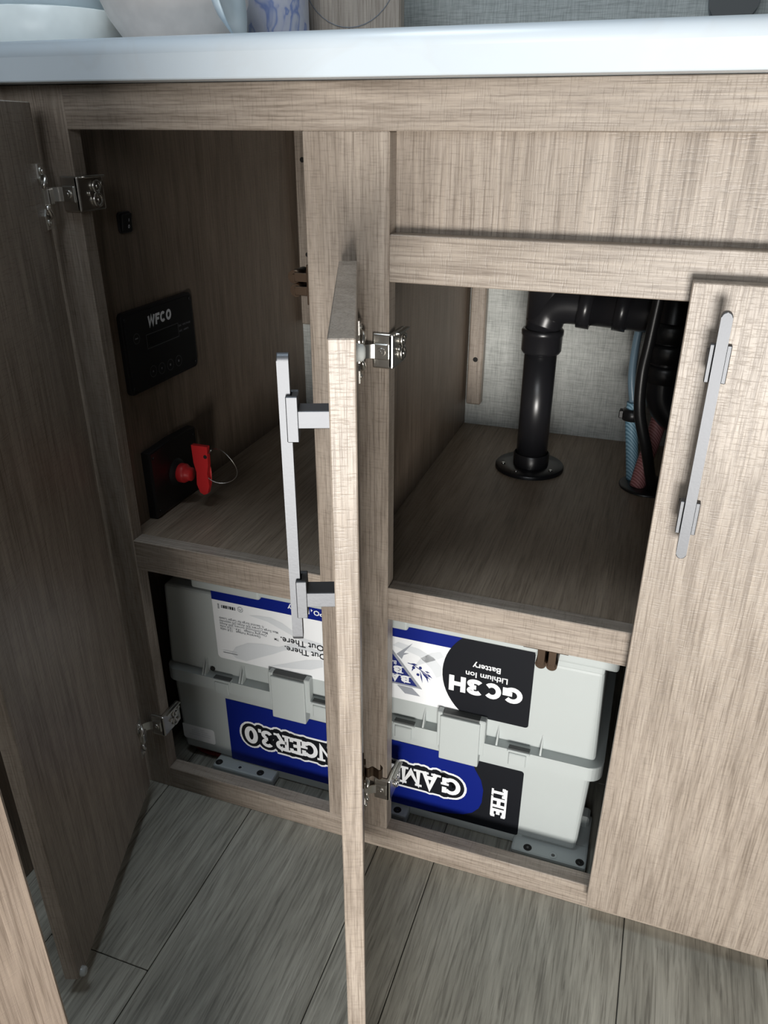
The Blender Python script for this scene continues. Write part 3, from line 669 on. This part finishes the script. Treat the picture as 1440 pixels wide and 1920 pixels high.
ds = thing('disconnect_switch', 'black battery disconnect plate with a red key switch, low on the left inner wall', 'switch', (XW, .110, .424))
O = Vector((XW, .110, .424))
bm = B(); plate(bm, [(-.0505, -.0425), (.0505, -.0425), (.0505, .0425), (.0, .0445), (-.0505, .0425)], wallfn(.110, .4245), .0002, .0120, b=.0025); rel(bm); link('base_plate', bm, 'black', ds)
bm = B(); lathe(bm, [(.0001, .017), (.0135, .017), (.0165, .013), (.018, .0118)], (XW, .110, .424), (1, 0, 0), 28); rel(bm); link('collar', bm, 'matte_black', ds)
bm = B()
lathe(bm, [(.0001, .0165), (.0118, .0165), (.0122, .018), (.0122, .0235), (.0105, .0265), (.0085, .0275), (.0085, .0330), (.0001, .0335)], (XW, .110, .424), (1, 0, 0), 28)
ob = [(-.0125, .033), (.0125, .033), (.0115, .010), (.0085, -.002), (.0100, -.018), (.0060, -.0285), (.0, -.031), (-.0060, -.0285), (-.0100, -.018), (-.0085, -.002), (-.0115, .010)]
ob2 = [(XW + .0500 + u * .88, v) for u, v in ob]
plate(bm, ob2, lambda u, v, t: (u, .110 + t, .4315 + v * 1.02), -.0038, .0038, b=.0018)
rel(bm); key = link('key', bm, 'red', ds, 'red plastic switch key')
bm = B(); kx = XW + .0575
cyl(bm, (kx, .1055, .452), (kx, .1145, .452), .0024, n=14); rel(bm); link('key_hole', bm, 'hole', key)
bm = B(); ring = [(kx + .016 - .0225 * math.cos(2 * PI * k / 30), .112 + .004 * math.sin(2 * PI * k / 15), .4395 + .0225 * math.sin(2 * PI * k / 30)) for k in range(31)]
tube(bm, ring, .00055, 8); rel(bm); link('wire_loop', bm, 'steel', key, 'thin steel wire loop')
bm = B(); cyl(bm, (kx + .004, .108, .457), (kx + .011, .104, .464), .0013, n=10); rel(bm); link('crimp_sleeve', bm, 'steel', key, 'steel crimp sleeve of the wire loop')
for y, z in ((.066, .459), (.154, .459), (.066, .390), (.154, .390)):
    bm = B(); cyl(bm, (XW + .0118, y, z), (XW + .0132, y, z), .0022, .0016, 12); rel(bm); link('screw', bm, 'black', ds)

rs = thing('rocker_switch', 'small black rocker switch high on the left inner wall', 'switch', (XW, .088, .7207)); O = Vector((XW, .088, .7207))
bm = B(); plate(bm, rrect(.0225, .0215, .004, 4), wallfn(.088, .7207), .0002, .0024, b=.0008); rel(bm); link('bezel', bm, 'black', rs)
bm = B(); hexa(bm, [(XW + .002, .0800, .7120), (XW + .002, .0965, .7120), (XW + .0030, .0965, .7120), (XW + .0030, .0800, .7120)], [(XW + .002, .0800, .7294), (XW + .002, .0965, .7294), (XW + .0055, .0965, .7294), (XW + .0055, .0800, .7294)], b=.0006); rel(bm); rk = link('rocker', bm, 'matte_black', rs)
bm = B(); g = lambda u, v: (XW + .0034 + (v - .712) * .147 - O.x, u - O.y, v - O.z)
stroke(bm, [(.0905, .7215), (.0905, .7245)], .0004, g, 0, False); stroke(bm, arc(.0905, .7165, .0011, .0015, 0, 360, 14), .0004, g, 0, False); link('marking', bm, 'panel_text', rk, recalc=False)

# ================================================================== PLUMBING
ZS = .3810
dp = thing('drain_pipe', 'black plastic sink drain pipe with floor flange, elbow and trap in the right compartment', 'pipe', (.393, .375, ZS)); O = Vector((.393, .375, ZS))
px, py = .3945, .375
bm = B(); lathe(bm, [(.0215, .0062), (.0460, .0058), (.0475, .0040), (.0475, .0002)], (.393, py, ZS), n=48); lathe(bm, [(.0230, .024), (.0245, .022), (.0245, .006)], (px, py, ZS), n=40)
rel(bm); fg = link('floor_flange', bm, 'pipe', dp)
for a in (200, 250, 330, 60, 130):
    bm = B(); cyl(bm, (.393 + .037 * math.cos(math.radians(a)), py + .037 * math.sin(math.radians(a)), ZS + .0055), (.393 + .037 * math.cos(math.radians(a)), py + .037 * math.sin(math.radians(a)), ZS + .0078), .003, .002, 12); rel(bm); link('screw', bm, 'steel', fg)
bm = B(); cyl(bm, (px, py, ZS + .003), (px, py, .556), .0213, n=40); rel(bm); link('pipe', bm, 'pipe', dp)
bm = B(); lathe(bm, [(.0215, .5455), (.0245, .546), (.0262, .5495), (.0262, .5690), (.0272, .5700), (.0272, .5755), (.0255, .5775), (.0215, .578)], (px, py, 0), n=40); rel(bm); link('coupling', bm, 'pipe', dp)
bm = B(); cyl(bm, (px, py, .570), (px, py, .80), .0232, n=40)
tube(bm, smooth_path([(px, py, .583), (px + .006, py, .600), (px + .020, py - .002, .6095), (px + .045, py - .004, .611), (px + .06, py - .005, .611)], 8), .0245, 28); rel(bm); link('tee', bm, 'pipe', dp)
bm = B(); tube(bm, [(px + .05, py - .004, .611), (.62, py - .016, .6045)], .0238, 32); rel(bm); link('pipe', bm, 'pipe', dp)
for x in (.447, .491): 
    bm = B(); cyl(bm, (x - .008, py - .008, .611), (x + .008, py - .008, .6095), .0272, n=36); rel(bm); link('coupling', bm, 'pipe', dp)
tx, ty = .5520, .335
bm = B()
tube(bm, [(tx, ty, .80), (tx, ty, .54)] + [(tx + .042 - .042 * math.cos(a), ty, .528 - .042 * math.sin(a)) for a in [PI * i / 14 for i in range(15)]] + [(tx + .084, ty, .56), (tx + .084, ty, .62)], .0215, 26); rel(bm); link('trap', bm, 'pipe', dp)
for z0, z1, r in ((.585, .603, .0285), (.560, .578, .0265), (.535, .552, .0255)):
    bm = B(); lathe(bm, [(.021, z0 - .001), (r, z0), (r, z1), (r * .93, z1 + .003), (.021, z1 + .004)], (tx, ty, 0), n=24); rel(bm); link('slip_nut', bm, 'black', dp)
# hoses through one round floor plate
bm = B(); lathe(bm, [(.0001, .0035), (.034, .0035), (.0370, .002), (.0370, .0002)], (.5535, .362, ZS), n=40)
tag(link('hose_plate', bm, 'black'), 'round black floor plate around the water hoses on the right shelf', 'plate')
bh = thing('water_hose', 'light blue braided water hose with a black clamp, left of the red hose', 'hose', (.536, .368, ZS)); O = Vector((.536, .368, ZS))
bm = B(); tube(bm, smooth_path([(.5330, .373, ZS + .003), (.5275, .378, .42), (.5225, .380, .452), (.5200, .383, .470), (.5195, .384, .488)]), .0082, 16); rel(bm); link('braided_hose', bm, 'blue_hose', bh)
bm = B(); tube(bm, smooth_path([(.5195, .384, .486), (.5130, .388, .52), (.5120, .395, .56), (.5150, .40, .61), (.518, .40, .66)]), .0052, 12); rel(bm); link('tube', bm, 'clear_hose', bh, 'thin clear bluish tube')
bm = B(); lathe(bm, [(.0085, .4640), (.0125, .4650), (.0130, .472), (.0125, .4790), (.0085, .480)], (.5205, .382, 0), n=20); box(bm, .5035, .5130, .378, .388, .4660, .4770, b=.001); rel(bm); link('clamp', bm, 'black', bh, 'black clamp ring')
bm = B(); tube(bm, smooth_path([(.5405, .352, ZS + .003), (.5440, .355, .41), (.5510, .362, .45), (.5560, .371, .49), (.560, .382, .54), (.562, .402, .58), (.562, .405, .66)]), .0100, 18)
tag(link('water_hose', bm, 'red_hose'), 'pink-red braided water hose rising from the floor plate behind the black hose', 'hose')
bm = B(); tube(bm, smooth_path([(.5590, .345, ZS + .003), (.5545, .326, .41), (.5440, .303, .456), (.5300, .296, .503), (.5260, .296, .549), (.5285, .300, .588), (.5330, .303, .66)]), .0068, 16)
tag(link('sprayer_hose', bm, 'black'), 'black curved hose in front of the blue and red hoses', 'hose')

# ================================================================== THINGS ON THE COUNTER
CT = .8786
t = thing('fluted_dish', 'pale fluted round dish under a stacked bowl on the left of the counter', 'dish', (-.135, .16, CT)); O = Vector((-.135, .16, CT))
bm = B(); lathe(bm, [(.001, 0), (.074, 0), (.078, .004), (.0815, .040), (.0790, .0415), (.0755, .040), (.072, .006), (.001, .005)], (0, 0, 0), n=72, ripple=.012); link('body', bm, 'ivory', t)
bm = B(); lathe(bm, [(.001, .0060), (.042, .0070), (.062, .0270), (.0740, .0450), (.0800, .080), (.0770, .080), (.060, .0310), (.040, .0110), (.001, .011)], (0, 0, 0), n=56)  # bluish colour stands for the shade on this stacked bowl
o = link('bowl', bm, 'icy', loc=(-.135, .16, CT)); tag(o, 'bowl resting inside the fluted dish at the left, shade painted as a bluish tone', 'bowl')
bm = B(); lathe(bm, [(.001, 0), (.042, 0), (.046, .003), (.058, .018), (.0670, .031), (.0735, .046), (.075, .075), (.075, .100), (.072, .100), (.070, .048), (.056, .022), (.042, .006), (.001, .005)], (0, 0, 0), n=56)
o = link('bowl', bm, 'peach', loc=(.0235, .165, CT)); tag(o, 'cream bowl with a narrow base between the fluted dish and the upright plate', 'bowl')
bm = B(); lathe(bm, [(.001, 0), (.032, 0), (.036, .003), (.0490, .008), (.0500, .0075), (.0495, .006), (.038, -.0005), (.034, -.003), (.001, -.003)], (0, 0, 0), (.960, .225, .16), n=56)
o = link('plate', bm, 'icy', loc=(.131, .066, CT + .0500)); tag(o, 'pale blue plate standing on its edge beside the cream bowl', 'plate')
t = thing('canister', 'lavender and blue patterned ceramic canister right of the upright plate', 'canister', (.0745, .295, CT))
bm = B(); lathe(bm, [(.001, 0), (.032, 0), (.0355, .004), (.0355, .110), (.0335, .114), (.001, .114)], (0, 0, 0), n=48); link('body', bm, 'pattern', t)
bm = B(); lathe(bm, [(.001, .124), (.030, .124), (.034, .119), (.034, .1142), (.001, .1142)], (0, 0, 0), n=48); lathe(bm, [(.001, .146), (.010, .143), (.013, .136), (.008, .124)], (0, 0, 0), n=24); link('lid', bm, 'pattern', t)
t = thing('tray', 'taupe wooden serving board leaning upright at the back of the counter', 'board', (.108, .36, CT)); O = Vector((.108, .36, CT))
bm = B(); box(bm, -.095, .095, -.009, .009, .0, .26, b=.004, seg=3); o = link('board', bm, 'board', t)
bm = B(); tube(bm, [(.033 + .060 * math.cos(2 * PI * k / 40), -.0092, .098 + .060 * math.sin(2 * PI * k / 40)) for k in range(41)], .0006, 6); link('inlay_ring', bm, 'text_grey', t, 'thin dark ring inlaid in the board')
t = thing('wall_controller', 'charcoal rounded controller on the wallpapered wall at the upper right', 'controller', (.563, .5235, .957)); O = Vector((.563, .5235, .957))
def sup(n_, w_, h_, k=40): return [(w_ * math.copysign(abs(math.cos(2 * PI * i / k)) ** (2 / n_), math.cos(2 * PI * i / k)), h_ * math.copysign(abs(math.sin(2 * PI * i / k)) ** (2 / n_), math.sin(2 * PI * i / k))) for i in range(k)]
bm = B(); plate(bm, sup(2.8, .0290, .0360), lambda u, v, t_: (u, -t_, v), .0002, .022); link('body', bm, 'device_side', t)
bm = B(); plate(bm, sup(2.8, .0285, .0355), lambda u, v, t_: (u, -t_, v), .0219, .0245, b=.001); fp = link('faceplate', bm, 'device', t)
bm = B()
for u in (-.014, .014): stroke(bm, [(u - .0022, .001), (u - .0022, -.002), (u + .0022, -.002), (u + .0022, .001)], .0005, lambda a, b_: (a, -.0247, b_), 0, False)
link('marking', bm, 'panel_dim', fp, recalc=False)

# ================================================================== NEIGHBOURING CABINET SIDE, added to darken the gap behind the open left door
nb = thing('added_corner_cabinet', 'wood-look cabinet side added to darken the gap behind the left open door', 'cabinet', (-.30, -.5, 0))
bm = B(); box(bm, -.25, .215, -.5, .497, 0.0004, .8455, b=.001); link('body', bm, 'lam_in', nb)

# ================================================================== NEAR PANEL (lower left), unseen length and height extended to shade the left side
a = Vector((.343, -.508)); d = Vector((-.30, -.95)).normalized(); nrm = Vector((-.95, .30)).normalized(); L_ = .50; th = .016
bm = B(); q = [a, a + d * L_, a + d * L_ + nrm * th, a + nrm * th]
hexa(bm, [(p.x, p.y, .0005) for p in q], [(p.x, p.y, .90) for p in q], b=.001)
tag(link('wood_panel', bm, 'lam_near'), 'pale wood panel edge standing close to the viewer in the lower left corner', 'panel')
